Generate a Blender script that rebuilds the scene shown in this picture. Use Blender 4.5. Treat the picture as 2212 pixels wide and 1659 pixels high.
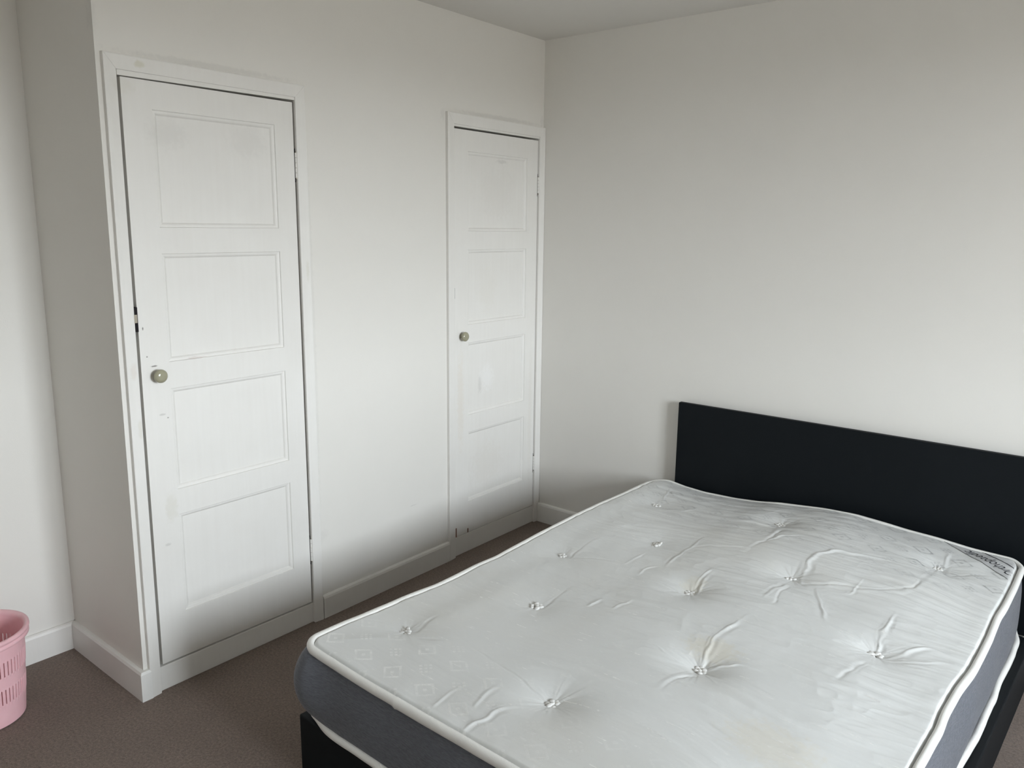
import bpy, bmesh, math, random
import numpy as np
from mathutils import Matrix, Vector

for o in list(bpy.data.objects):
    bpy.data.objects.remove(o)
SC = bpy.context.scene
COL = SC.collection
PI = math.pi

# ------------------------------------------------------------------ camera
cam_data = bpy.data.cameras.new('camera')
cam_data.sensor_fit = 'HORIZONTAL'
cam_data.sensor_width = 36.0
cam_data.lens = 1689.75 / 2212 * 36.0
cam_data.clip_start = 0.05
cam = bpy.data.objects.new('camera', cam_data)
COL.objects.link(cam)
yaw, pitch, roll = math.radians(38.9715), math.radians(11.3363), math.radians(0.6318)
fwd = Vector((-math.sin(yaw) * math.cos(pitch), math.cos(yaw) * math.cos(pitch), -math.sin(pitch)))
rgt = Vector((math.cos(yaw), math.sin(yaw), 0))
up = rgt.cross(fwd)
r2 = rgt * math.cos(roll) + up * math.sin(roll)
u2 = -rgt * math.sin(roll) + up * math.cos(roll)
m = Matrix((r2, u2, -fwd)).transposed().to_4x4()
m.translation = (2.382, -3.166, 1.531)
cam.matrix_world = m
SC.camera = cam

# ------------------------------------------------------------------ world, light, exposure
WIN = dict(x=4.50, y0=-2.45, y1=-1.20, z0=0.90, z1=2.24)
WT = 0.34                               # thickness of the window wall
world = bpy.data.worlds.new('overcast_sky')
SC.world = world
world.use_nodes = True
wn = world.node_tree
wn.nodes.clear()
tc = wn.nodes.new('ShaderNodeTexCoord')
sep = wn.nodes.new('ShaderNodeSeparateXYZ')
ramp = wn.nodes.new('ShaderNodeValToRGB')
mr = wn.nodes.new('ShaderNodeMapRange')
bg = wn.nodes.new('ShaderNodeBackground')
out = wn.nodes.new('ShaderNodeOutputWorld')
wn.links.new(tc.outputs['Generated'], sep.inputs[0])
wn.links.new(sep.outputs['Z'], mr.inputs['Value'])
mr.inputs['From Min'].default_value = -1
mr.inputs['From Max'].default_value = 1
wn.links.new(mr.outputs[0], ramp.inputs[0])
cr = ramp.color_ramp
cr.elements[0].position = 0.0
cr.elements[0].color = (0.10, 0.10, 0.09, 1)
cr.elements[1].position = 1.0
cr.elements[1].color = (0.58, 0.66, 0.735, 1)
e = cr.elements.new(0.49); e.color = (0.20, 0.195, 0.18, 1)
e = cr.elements.new(0.51); e.color = (0.935, 0.99, 1.03, 1)
e = cr.elements.new(0.72); e.color = (0.755, 0.83, 0.89, 1)
wn.links.new(ramp.outputs[0], bg.inputs['Color'])
bg.inputs['Strength'].default_value = 53.0
wn.links.new(bg.outputs[0], out.inputs['Surface'])

pl = bpy.data.lights.new('window_portal', 'AREA')
pl.shape = 'RECTANGLE'
pl.size = WIN['z1'] - WIN['z0']
pl.size_y = WIN['y1'] - WIN['y0']
pl.cycles.is_portal = True
plo = bpy.data.objects.new('window_portal', pl)
COL.objects.link(plo)
plo.location = (WIN['x'] + WT + .01, (WIN['y0'] + WIN['y1']) / 2, (WIN['z0'] + WIN['z1']) / 2)
plo.rotation_euler = (0, PI / 2, 0)

vs = SC.view_settings
SC.display_settings.display_device = 'sRGB'
vs.view_transform = 'Standard'
vs.look = 'None'
vs.exposure = 0.0
vs.gamma = 1.0
vs.use_curve_mapping = False
SC.cycles.max_bounces = 14
SC.cycles.diffuse_bounces = 10
SC.cycles.transparent_max_bounces = 8
SC.cycles.caustics_reflective = False
SC.cycles.caustics_refractive = False


# ------------------------------------------------------------------ materials
class NT:
    def __init__(s, name, rough=0.6, spec=0.5):
        s.m = bpy.data.materials.new(name)
        s.m.use_nodes = True
        s.t = s.m.node_tree
        s.b = s.t.nodes['Principled BSDF']
        s.b.inputs['Roughness'].default_value = rough
        s.b.inputs['Specular IOR Level'].default_value = spec
        s._tc = None

    def n(s, typ, **kw):
        nd = s.t.nodes.new(typ)
        for k, v in kw.items():
            setattr(nd, k, v)
        return nd

    def l(s, a, b):
        s.t.links.new(a, b)

    def coord(s, which='Object'):
        if s._tc is None:
            s._tc = s.n('ShaderNodeTexCoord')
        return s._tc.outputs[which]

    def noise(s, scale, detail=3, rough=0.55, vec=None, dist=0.0):
        nd = s.n('ShaderNodeTexNoise')
        nd.inputs['Scale'].default_value = scale
        nd.inputs['Detail'].default_value = detail
        nd.inputs['Roughness'].default_value = rough
        nd.inputs['Distortion'].default_value = dist
        s.l(vec if vec is not None else s.coord(), nd.inputs['Vector'])
        return nd.outputs['Fac']

    def scaled(s, sc, loc=(0, 0, 0), rot=(0, 0, 0), vec=None):
        mp = s.n('ShaderNodeMapping')
        mp.inputs['Scale'].default_value = sc
        mp.inputs['Location'].default_value = loc
        mp.inputs['Rotation'].default_value = rot
        s.l(vec if vec is not None else s.coord(), mp.inputs['Vector'])
        return mp.outputs[0]

    def math(s, op, a, b=None, c=None, clamp=False):
        nd = s.n('ShaderNodeMath', operation=op, use_clamp=clamp)
        for i, x in enumerate((a, b, c)):
            if x is None:
                continue
            if isinstance(x, (int, float)):
                nd.inputs[i].default_value = x
            else:
                s.l(x, nd.inputs[i])
        return nd.outputs[0]

    def rng(s, v, a, b, c=0.0, d=1.0, smooth=False):
        nd = s.n('ShaderNodeMapRange')
        if smooth:
            nd.interpolation_type = 'SMOOTHSTEP'
        nd.inputs['From Min'].default_value = a
        nd.inputs['From Max'].default_value = b
        nd.inputs['To Min'].default_value = c
        nd.inputs['To Max'].default_value = d
        s.l(v, nd.inputs['Value'])
        return nd.outputs[0]

    def mix(s, fac, a, b):
        nd = s.n('ShaderNodeMix', data_type='RGBA')
        if isinstance(fac, (int, float)):
            nd.inputs[0].default_value = fac
        else:
            s.l(fac, nd.inputs[0])
        for i, x in ((6, a), (7, b)):
            if isinstance(x, tuple):
                nd.inputs[i].default_value = (*x, 1)
            else:
                s.l(x, nd.inputs[i])
        return nd.outputs[2]

    def color(s, c):
        if isinstance(c, tuple):
            s.b.inputs['Base Color'].default_value = (*c, 1)
        else:
            s.l(c, s.b.inputs['Base Color'])

    def bump(s, h, strength=0.3, dist=0.002):
        nd = s.n('ShaderNodeBump')
        nd.inputs['Strength'].default_value = strength
        nd.inputs['Distance'].default_value = dist
        s.l(h, nd.inputs['Height'])
        s.l(nd.outputs[0], s.b.inputs['Normal'])

    def spots(s, base, lst):
        """stains: (x, y, z, half sizes, colour, strength) in object space"""
        col = base
        wob = s.noise(60, 2)
        for (p, hs, c, k) in lst:
            mp = s.scaled(tuple(1 / h for h in hs), tuple(-a / h for a, h in zip(p, hs)))
            ln = s.n('ShaderNodeVectorMath', operation='LENGTH')
            s.l(mp, ln.inputs[0])
            d = s.math('ADD', ln.outputs['Value'], s.math('MULTIPLY', s.math('SUBTRACT', wob, 0.5), 1.1))
            f = s.rng(d, 1.0, 0.35, 0, k, True)
            col = s.mix(f, col, c)
        return col


WALL = (0.745, 0.73, 0.695)


def mat_wall(name='white_emulsion', c=WALL, marks=()):
    k = NT(name, 0.62, 0.3)
    big = k.noise(0.9, 2)
    sml = k.noise(9.0, 3)
    f = k.math('ADD', k.math('MULTIPLY', big, 0.7), k.math('MULTIPLY', sml, 0.3))
    col = k.mix(k.rng(f, 0.3, 0.7), tuple(x * 0.965 for x in c), c)
    k.color(k.spots(col, marks) if marks else col)
    h = k.math('ADD', k.math('MULTIPLY', k.noise(320, 2), 0.35), k.math('MULTIPLY', k.noise(14, 2), 1.0))
    k.bump(h, 0.12, 0.004)
    return k.m


def mat_paint(name, c, marks=(), rough=0.42, axis='v'):
    """brush painted woodwork: streaks along the grain and thin patches"""
    k = NT(name, rough, 0.4)
    streak = k.noise(1.0, 3, vec=k.scaled((26, 70, 3.0)))
    patch = k.noise(5.5, 4, 0.6)
    f = k.math('ADD', k.math('MULTIPLY', streak, 0.4), k.math('MULTIPLY', patch, 0.6))
    col = k.mix(k.rng(f, 0.34, 0.66), tuple(x * y for x, y in zip(c, (0.965, 0.96, 0.955))), c)
    if marks:
        col = k.spots(col, marks)
    k.color(col)
    h = k.math('ADD', k.math('MULTIPLY', streak, 0.35), k.noise(30, 3))
    k.bump(h, 0.10, 0.002)
    return k.m


def mat_plain(name, c, rough=0.5, spec=0.5, metallic=0.0):
    k = NT(name, rough, spec)
    f = k.noise(40, 3)
    k.color(k.mix(k.rng(f, 0.3, 0.7), tuple(x * 0.93 for x in c), c))
    k.b.inputs['Metallic'].default_value = metallic
    return k.m


PAINT = (0.765, 0.755, 0.73)
M_wall = mat_wall()
M_ceiling = mat_wall('ceiling_emulsion', (0.71, 0.695, 0.665))
M_paint = mat_paint('white_gloss_paint', PAINT)
M_dark = mat_plain('dark_gap', (0.02, 0.018, 0.02), 0.8, 0.1)
M_knob = mat_plain('olive_beige_ceramic', (0.33, 0.315, 0.225), 0.12, 0.6)
M_brass = mat_plain('tarnished_metal', (0.30, 0.27, 0.22), 0.4, 0.5, 0.8)
M_brown = mat_plain('bare_brown_wood', (0.20, 0.095, 0.065), 0.8, 0.2)
M_bed = NT('black_faux_leather', 0.6, 0.18)
M_bed.color(M_bed.mix(M_bed.rng(M_bed.noise(3, 3), 0.3, 0.7), (0.003, 0.0048, 0.0066), (0.004, 0.006, 0.008)))
M_bed.bump(M_bed.noise(700, 2), 0.15, 0.0006)
M_bed = M_bed.m
M_pink = NT('pink_plastic', 0.38, 0.5)
M_pink.color(M_pink.mix(M_pink.rng(M_pink.noise(20, 4), 0.35, 0.7), (0.77, 0.46, 0.50), (0.81, 0.50, 0.54)))
M_pink.b.inputs['Subsurface Weight'].default_value = 0.15
M_pink.b.inputs['Subsurface Radius'].default_value = (0.01, 0.005, 0.005)
M_pink = M_pink.m

# brown cut pile carpet
k = NT('brown_pile_carpet', 0.95, 0.05)
fine = k.noise(420, 2, 0.6)
mid = k.noise(130, 3, 0.65)
big = k.noise(3.5, 4, 0.6)
f = k.math('ADD', k.math('MULTIPLY', fine, 0.5), k.math('MULTIPLY', mid, 0.5))
c1 = k.mix(k.rng(f, 0.36, 0.64), (0.112, 0.084, 0.068), (0.285, 0.222, 0.186))
k.color(k.mix(k.rng(big, 0.4, 0.7, 0, 0.22), c1, (0.10, 0.077, 0.065)))
k.b.inputs['Sheen Weight'].default_value = 0.15
k.bump(f, 0.9, 0.006)
M_carpet = k.m

# ------------------------------------------------------------------ mesh helpers


def mesh_obj(name, verts, faces, mat, parent=None, smooth=False, bevel=0.0, auto=None):
    me = bpy.data.meshes.new(name)
    me.from_pydata([tuple(map(float, v)) for v in verts], [], faces)
    me.validate()
    bm = bmesh.new()
    bm.from_mesh(me)
    bmesh.ops.recalc_face_normals(bm, faces=bm.faces)
    bm.to_mesh(me)
    bm.free()
    if mat:
        me.materials.append(mat)
    if smooth:
        for p in me.polygons:
            p.use_smooth = True
    o = bpy.data.objects.new(name, me)
    COL.objects.link(o)
    if parent:
        o.parent = parent
    if bevel:
        b = o.modifiers.new('soft_edge', 'BEVEL')
        b.width = bevel
        b.segments = 2
        b.limit_method = 'ANGLE'
        b.angle_limit = math.radians(40)
    return o


class MB:
    def __init__(s):
        s.v, s.f = [], []

    def box(s, x0, x1, y0, y1, z0, z1):
        b = len(s.v)
        s.v += [(x, y, z) for z in (z0, z1) for y in (y0, y1) for x in (x0, x1)]
        s.f += [tuple(b + i for i in q) for q in ((0, 2, 3, 1), (4, 5, 7, 6), (0, 1, 5, 4), (2, 6, 7, 3), (0, 4, 6, 2), (1, 3, 7, 5))]
        return s

    def hexa(s, pts):
        b = len(s.v)
        s.v += pts
        s.f += [tuple(b + i for i in q) for q in ((0, 2, 3, 1), (4, 5, 7, 6), (0, 1, 5, 4), (2, 6, 7, 3), (0, 4, 6, 2), (1, 3, 7, 5))]
        return s

    def prism(s, prof, path, cap=True):
        """sections: list of lists of points with equal length"""
        b = len(s.v)
        n = len(path[0])
        for sec in path:
            s.v += sec
        for i in range(len(path) - 1):
            for j in range(n):
                a, c = b + i * n + j, b + i * n + (j + 1) % n
                s.f.append((a, c, c + n, a + n))
        if cap:
            s.f.append(tuple(b + j for j in range(n))[::-1])
            s.f.append(tuple(b + (len(path) - 1) * n + j for j in range(n)))
        return s

    def lathe(s, prof, n, center=(0, 0, 0), axis='z'):
        b = len(s.v)
        for (r, h) in prof:
            for i in range(n):
                a = 2 * PI * i / n
                p = (r * math.cos(a), r * math.sin(a), h)
                if axis == 'x':
                    p = (p[2], p[0], p[1])
                s.v.append(tuple(q + c for q, c in zip(p, center)))
        for k in range(len(prof) - 1):
            for i in range(n):
                a, c = b + k * n + i, b + k * n + (i + 1) % n
                s.f.append((a, c, c + n, a + n))
        return s

    def build(s, name, mat, parent=None, lean=False, **kw):
        v = s.v
        if lean:
            v = [leaned(p) for p in v]
        if parent is not None:
            l = parent.location
            v = [(p[0] - l[0], p[1] - l[1], p[2] - l[2]) for p in v]
        return mesh_obj(name, v, s.f, mat, parent, **kw)


def leaned(p):
    """the old cupboard wall is a little out of plumb towards its outer corner"""
    kk = 0.003 + 0.007 * min(1, max(0, (-1.5 - p[1]) / 0.55))
    if p[1] > -0.7:
        kk = 0.0
    return (p[0], p[1] + kk * (p[2] - 1.0), p[2])


def empty(name, loc, rz=0.0, **props):
    o = bpy.data.objects.new(name, None)
    o.empty_display_size = 0.1
    o.location = loc
    o.rotation_euler = (0, 0, rz)
    COL.objects.link(o)
    for a, b in props.items():
        o[a] = b
    return o


def struct(o):
    o['kind'] = 'structure'
    return o


# ------------------------------------------------------------------ room shell
H = 2.40
XR, YF, XA = WIN['x'], -3.95, -0.52     # right wall, wall behind the viewer, alcove wall
YC = -2.107                             # outer corner of the cupboard wall
struct(mesh_obj('floor', [(XA - .1, YF - .1, 0), (XR + WT, YF - .1, 0), (XR + WT, .1, 0), (XA - .1, .1, 0)], [(0, 1, 2, 3)], M_carpet))
struct(MB().box(XA - .1, XR + WT, YF - .1, .1, H, H + .08).build('ceiling', M_ceiling))
struct(MB().box(XA - .1, XR + WT, 0, .1, 0, H).build('wall_back', M_wall))
struct(MB().box(XA - .1, XA, YF, 0, 0, H).build('wall_alcove', M_wall))
struct(MB().box(XA - .1, XR + WT, YF - .1, YF, 0, H).build('wall_front', M_wall))
w = MB()
w.box(XR, XR + WT, YF, WIN['y0'], 0, H).box(XR, XR + WT, WIN['y1'], 0, 0, H)
w.box(XR, XR + WT, WIN['y0'], WIN['y1'], 0, WIN['z0']).box(XR, XR + WT, WIN['y0'], WIN['y1'], WIN['z1'], H)
struct(w.build('wall_right', M_wall))

# cupboard wall with its two door openings
D1 = dict(o0=-2.066, o1=-1.430, zt=1.975)
D2 = dict(o0=-0.652, o1=-0.022, zt=1.972)
w = MB()
T = -0.10
ys = [YC, D1['o0'], D1['o1'], D2['o0'], D2['o1'], 0.0]
N = 24
for i in range(5):
    lo = {1: D1['zt'], 3: D2['zt']}.get(i, 0.0)
    w.box(T, 0, ys[i], ys[i + 1], lo, H)
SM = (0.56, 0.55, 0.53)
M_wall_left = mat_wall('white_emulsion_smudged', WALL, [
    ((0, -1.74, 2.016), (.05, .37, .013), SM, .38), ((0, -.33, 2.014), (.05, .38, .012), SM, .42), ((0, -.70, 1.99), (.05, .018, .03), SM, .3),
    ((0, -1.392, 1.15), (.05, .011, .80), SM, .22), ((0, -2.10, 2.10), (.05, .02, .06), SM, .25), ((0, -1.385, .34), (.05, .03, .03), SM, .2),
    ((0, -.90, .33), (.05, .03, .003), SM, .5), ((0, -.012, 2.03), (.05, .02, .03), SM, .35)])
wl = struct(w.build('wall_left', M_wall_left, lean=True))
# side of the cupboard, facing the alcove
w = MB().box(XA, T, YC, YC + .09, 0, H)
struct(w.build('wall_return', M_wall, lean=True))

# window in the right wall (behind the viewer's right shoulder)
win = empty('window_1', (XR, WIN['y0'], WIN['z0']), kind='structure')
y0, y1, z0, z1 = WIN['y0'], WIN['y1'], WIN['z0'], WIN['z1']
M_upvc = mat_plain('white_plastic_frame', (0.8, 0.8, 0.8), 0.35)
g = NT('window_glass', 0.02, 0.5)
tr = g.n('ShaderNodeBsdfTransparent')
gl = g.n('ShaderNodeBsdfGlossy')
gl.inputs['Roughness'].default_value = 0.02
mx = g.n('ShaderNodeMixShader')
mx.inputs[0].default_value = 0.06
g.l(tr.outputs[0], mx.inputs[1])
g.l(gl.outputs[0], mx.inputs[2])
g.l(mx.outputs[0], g.t.nodes['Material Output'].inputs[0])
fw = .055
f = MB().box(XR + WT - .08, XR + WT - .02, y0, y1, z0, z0 + fw).box(XR + WT - .08, XR + WT - .02, y0, y1, z1 - fw, z1)
f.box(XR + WT - .08, XR + WT - .02, y0, y0 + fw, z0 + fw, z1 - fw).box(XR + WT - .08, XR + WT - .02, y1 - fw, y1, z0 + fw, z1 - fw)
ymid = (y0 + y1) / 2
f.box(XR + WT - .08, XR + WT - .02, ymid - .03, ymid + .03, z0 + fw, z1 - fw)
f.build('window_frame', M_upvc, win)
for a, b in ((y0 + fw, ymid - .03), (ymid + .03, y1 - fw)):
    MB().box(XR + WT - .054, XR + WT - .046, a, b, z0 + fw, z1 - fw).build('pane', g.m, win)
MB().box(XR - .05, XR + WT - .08, y0 - .05, y1 + .05, z0 - .03, z0).build('window_sill', M_paint, win, bevel=.006)

# baseboards
BH = 0.102


def skirting(path_pts, name, h=BH, t=0.015, lean=False):
    """path on the wall line with a room-side normal for each end: list of (x,y,nx,ny)"""
    secs = []
    for (x, y, nx, ny) in path_pts:
        prof = [(0, 0), (t, 0), (t, h - .012), (t - .003, h - .004), (t - .008, h), (0, h)]
        secs.append([(x + nx * a, y + ny * a, z) for a, z in prof])
    return struct(MB().prism(None, secs).build(name, M_paint, lean=lean))


skirting([(0, -1.403, 1, 0), (0, -0.685, 1, 0)], 'baseboard_left', h=.094)
skirting([(0.0, 0, 1, -1), (XR, 0, -1, -1)], 'baseboard_back')
skirting([(XA, YF, 1, 1), (XA, YC, 1, -1)], 'baseboard_alcove')
sk = MB()
prof = [(0, 0), (.017, 0), (.017, BH - .008), (.013, BH), (0, BH)]
secs = []
for (x, y, nx, ny) in ((XA, YC, 1, -1), (0.0, YC, 1, -1), (0.0, -2.089, 1, 0)):
    secs.append([(x + nx * a, y + ny * a, z) for a, z in prof])
sk.prism(None, secs)
struct(sk.build('baseboard_return', mat_paint('alcove_skirting_paint', (0.77, 0.765, 0.745)), lean=True))
skirting([(XR, -0.0, -1, -1), (XR, YF, -1, 1)], 'baseboard_right')
skirting([(XR, YF, -1, 1), (XA, YF, 1, 1)], 'baseboard_front')


# ------------------------------------------------------------------ cupboard doors
def flat_ring(mb, rects):
    """concentric rectangles (y0,y1,z0,z1,x) joined by quads"""
    b = len(mb.v)
    for (a0, a1, c0, c1, x) in rects:
        mb.v += [(x, a0, c0), (x, a1, c0), (x, a1, c1), (x, a0, c1)]
    for i in range(len(rects) - 1):
        for j in range(4):
            p, q = b + 4 * i + j, b + 4 * i + (j + 1) % 4
            mb.f.append((p, q, q + 4, p + 4))


def build_door(idx, leaf, panels, py, arch, lin, plinth, marks, knob_at, hinges, hinge_y, catch):
    d = empty('door_%d' % idx, (0, (leaf[0] + leaf[1]) / 2, 0), kind='structure')
    ym = (leaf[0] + leaf[1]) / 2
    # marks are given in world space; object space is relative to the door's base point
    mk = [((p[0], p[1] - ym, p[2]), hs, c, kk) for p, hs, c, kk in marks]
    mat = mat_paint('door_%d_white_paint' % idx, PAINT, mk, 0.40)
    yl, yr, zb, ztp = leaf
    th = -.036
    kw = dict(lean=True, bevel=.0015)
    zl, zr = zb
    # stiles (the outer ends follow the slightly sloping bottom edge)
    def zbot(y):
        return zl + (zr - zl) * (y - yl) / (yr - yl)
    for a, b in ((yl, py[0]), (py[1], yr)):
        MB().hexa([(th, a, zbot(a)), (0, a, zbot(a)), (th, b, zbot(b)), (0, b, zbot(b)),
                   (th, a, ztp), (0, a, ztp), (th, b, ztp), (0, b, ztp)]).build('stile', mat, d, lean=True)
    edges = [ztp] + [z for pz in panels for z in (pz[1], pz[0])]
    for i in range(0, len(edges), 2):
        hi = edges[i]
        lo = edges[i + 1] if i + 1 < len(edges) else None
        if lo is None:
            MB().hexa([(th, py[0], zbot(py[0])), (0, py[0], zbot(py[0])), (th, py[1], zbot(py[1])), (0, py[1], zbot(py[1])),
                       (th, py[0], hi), (0, py[0], hi), (th, py[1], hi), (0, py[1], hi)]).build('rail', mat, d, lean=True)
        else:
            MB().box(th, 0, py[0], py[1], lo, hi).build('rail', mat, d, lean=True)
    for (c0, c1) in panels:
        a0, a1 = py
        pb = MB()
        s = .0155
        pb.v += [(-.0105, a0 + s, c0 + s), (-.0105, a1 - s, c0 + s), (-.0105, a1 - s, c1 - s), (-.0105, a0 + s, c1 - s)]
        pb.v += [(-.020, a0 + s, c0 + s), (-.020, a1 - s, c0 + s), (-.020, a1 - s, c1 - s), (-.020, a0 + s, c1 - s)]
        pb.f += [(0, 1, 2, 3), (7, 6, 5, 4), (0, 4, 5, 1), (1, 5, 6, 2), (2, 6, 7, 3), (3, 7, 4, 0)]
        po = pb.build('panel', mat, d, lean=True)
        mb = MB()
        rects = []
        for off, x in ((0, 0), (.0012, -.0035), (.0035, -.0045), (.008, -.0052), (.0115, -.0072), (.0135, -.0100), (.0155, -.0112), (.0158, -.020), (0, -.020), (0, 0)):
            rects.append((a0 + off, a1 - off, c0 + off, c1 - off, x))
        flat_ring(mb, rects)
        mo = mb.build('moulding', mat, d, lean=True)
        mo.parent = po
    # frame: linings, stops, architraves with mitred corners, plinth board
    y0, y1, zt = lin
    z_l, z_r = D1['zt'], D1['zt']
    MB().box(-.1, .002, y0 - .014, y0, 0, 1.975).box(-.052, -.038, y0, y0 + .016, 0, 1.95).build('frame_jamb', M_paint, d, lean=True)
    MB().box(-.1, .002, y1, y1 + .012, 0, 1.975).box(-.052, -.038, y1 - .012, y1, 0, 1.95).build('frame_jamb', M_paint, d, lean=True)
    hd = MB().hexa([(-.1, y0, zt[0]), (.0055, y0, zt[0]), (-.1, y1, zt[1]), (.0055, y1, zt[1]),
                    (-.1, y0, 1.975), (.0055, y0, 1.975), (-.1, y1, 1.975), (.0055, y1, 1.975)])
    hd.build('frame_head', M_paint, d, lean=True)
    aL0, aL1, aR0, aR1, az0, az1 = arch     # outer left, inner left, inner right, outer right, inner top, outer top
    am = mat_paint('architrave_%d_paint' % idx, PAINT, mk, 0.45)

    def arch_prof(w):   # across the width: 0 = inner edge, 1 = outer edge
        return [(0, -.002), (0, .0085), (.03, .0105), (.22, .0115), (.62, .0135), (.90, .0155), (.98, .0145), (1, .012), (1, -.002)]
    def col(yi, yo, zi, zo, z_base):
        secs = []
        for zk in (0, 1):
            sec = []
            for t, x in arch_prof(0):
                y = yi + (yo - yi) * t
                z = (zi + (zo - zi) * t) if zk else z_base
                sec.append((x, y, z))
            secs.append(sec)
        return secs
    MB().prism(None, col(aL1, aL0, az0, az1, 0)).build('architrave_side', am, d, lean=True)
    MB().prism(None, col(aR0, aR1, az0, az1, 0)).build('architrave_side', am, d, lean=True)
    secs = []
    for k2 in (0, 1):
        sec = []
        for t, x in arch_prof(0):
            z = az0 + (az1 - az0) * t
            y = (aL1 + (aL0 - aL1) * t + .0006) if k2 == 0 else (aR0 + (aR1 - aR0) * t - .0006)
            sec.append((x, y, z))
        secs.append(sec)
    MB().prism(None, secs).build('architrave_head', am, d, lean=True)
    p0, p1, pz0, pz1, px = plinth
    MB().hexa([(-.03, p0, 0), (px, p0, 0), (-.03, p1, 0), (px, p1, 0), (-.03, p0, pz0), (px, p0, pz0), (-.03, p1, pz1), (px, p1, pz1)]).build('threshold_board', M_paint, d, lean=True, bevel=.002)
    # knob
    ky, kz = knob_at
    kb = MB()
    prof = [(.0001, 0), (.0105, 0), (.0105, .003), (.008, .008), (.0085, .012), (.0150, .0145), (.0198, .018), (.0215, .0225), (.0208, .027), (.0175, .0308), (.012, .0332), (.006, .0343), (.0001, .0346)]
    kb.lathe(prof, 40, (0, ky, kz), 'x')
    kb.build('knob', M_knob, d, lean=True, smooth=True)['label'] = 'round olive beige glossy knob'
    # butt hinges with painted knuckles
    for hz0, hz1 in hinges:
        hb = MB()
        n = 5
        L = (hz1 - hz0) / n
        for i in range(n):
            hb.lathe([(.0001, hz0 + i * L + .0008), (.0046, hz0 + i * L + .0008), (.0046, hz0 + (i + 1) * L - .0008), (.0001, hz0 + (i + 1) * L - .0008)], 14, (.0025, hinge_y, 0))
        hb.box(-.02, .0008, hinge_y - .0042, hinge_y - .0025, hz0, hz1)
        ho = hb.build('hinge', M_paint, d, lean=True)
        MB().box(-.015, .0006, hinge_y - .0050, hinge_y - .0030, hz0 - .014, hz1 + .014).build('hinge_gap_shade', M_dark, d, lean=True).parent = ho  # dark strip filling the gap beside the hinge, in place of its shade
        MB().lathe([(.0001, hz0 - .006), (.0030, hz0 - .004), (.0030, hz1 + .002), (.0001, hz1 + .004)], 10, (.0015, hinge_y, 0)).build('hinge_pin', M_brass, d, lean=True).parent = ho
    # catch plate let into the jamb
    cy, cz0, cz1 = catch
    MB().box(-.018, .0036, cy - .006, cy + .0035, cz0, cz1).build('catch_plate', M_dark, d, lean=True)['label'] = 'dark metal catch plate in the gap'
    MB().box(-.01, .0062, cy - .010, cy + .0005, cz0 + .028, cz1 - .022).build('catch_keep', M_brass, d, lean=True)
    return d, mat, mk


GREY, BEIGE, DK = (0.50, 0.49, 0.47), (0.60, 0.58, 0.50), (0.12, 0.11, 0.10)
marks1 = [((0, -2.028, 1.92), (.05, .05, .03), BEIGE, .25),
          ((0.012, -2.045 + .065, 1.985), (.05, .02, .014), (.58, .56, .44), .55),
          ((0.012, -2.070, 1.085), (.05, .013, .035), (.66, .60, .55), .45),
          ((0.012, -2.064, .905), (.05, .010, .04), (.62, .60, .52), .40),
          ((0, -2.000, 1.093), (.02, .016, .0035), DK, .75),
          ((0, -2.026, 1.213), (.02, .003, .007), DK, .8),
          ((0, -2.020, 1.125), (.02, .003, .003), DK, .7),
          ((0, -1.985, .935), (.02, .016, .004), GREY, .6),
          ((0, -1.968, .922), (.02, .004, .003), DK, .6),
          ((0, -2.000, .50), (.02, .014, .006), GREY, .5),
          ((0, -1.86, 1.103), (.02, .05, .005), (.55, .47, .45), .45),
          ((0, -1.90, 1.80), (.05, .09, .06), GREY, .16),
          ((0, -1.62, 1.80), (.05, .09, .07), GREY, .12),
          ((0, -1.98, .62), (.05, .03, .06), BEIGE, .3),
          ((0.012, -1.418, 1.37), (.05, .008, .05), BEIGE, .35)]
build_door(1, (-2.042, -1.4485, (.093, .086), 1.945),
           [(1.518, 1.864), (1.100, 1.439), (.678, 1.0145), (.250, .593)], (-1.952, -1.5235),
           (-2.093, -2.056, -1.443, -1.404, 1.962, 2.005),
           (-2.052, -1.441, (1.9475, 1.9525)), (-2.058, -1.441, .086, .079, .0005), marks1,
           (-1.9935, 1.063), [(1.692, 1.778), (.256, .345)], -1.4425, (-2.046, 1.205, 1.280))
marks2 = [((0, -.40, .83), (.05, .07, .09), (.83, .83, .83), .4), ((0, -.45, .80), (.05, .018, .05), GREY, .35),
          ((0, -.40, .40), (.05, .16, .14), (.68, .65, .60), .28), ((0, -.40, 1.25), (.05, .10, .14), (.70, .68, .62), .2),
          ((0, -.595, .75), (.05, .03, .30), (.70, .65, .58), .4), ((0, -.33, 1.68), (.05, .17, .16), (.66, .645, .61), .22),
          ((0, -.075, .6), (.05, .02, .5), (.66, .63, .58), .25), ((0, -.30, 1.825), (.05, .05, .012), GREY, .4)]
d2, m2, mk2 = build_door(2, (-.634, -.0405, (.096, .092), 1.941),
           [(1.5115, 1.853), (1.094, 1.4295), (.672, 1.012), (.252, .591)], (-.544, -.1235),
           (-.684, -.6405, -.038, -.0006, 1.957, 2.003),
           (-.640, -.0355, (1.9490, 1.9490)), (-.642, -.036, .094, .0895, .0005), marks2,
           (-.588, 1.046), [(1.694, 1.771), (.287, .363)], -.0375, (-.637, 1.218, 1.265))
# bare patches at the foot of the second door
MB().box(-.02, .0016, -.6345, -.6245, .096, .140).build('bare_wood_chip', M_brown, d2)['label'] = 'bare brown wood at the foot of the door'
MB().box(-.02, .0012, -.5490, -.5430, .096, .116).build('bare_wood_chip', M_brown, d2)

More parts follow.
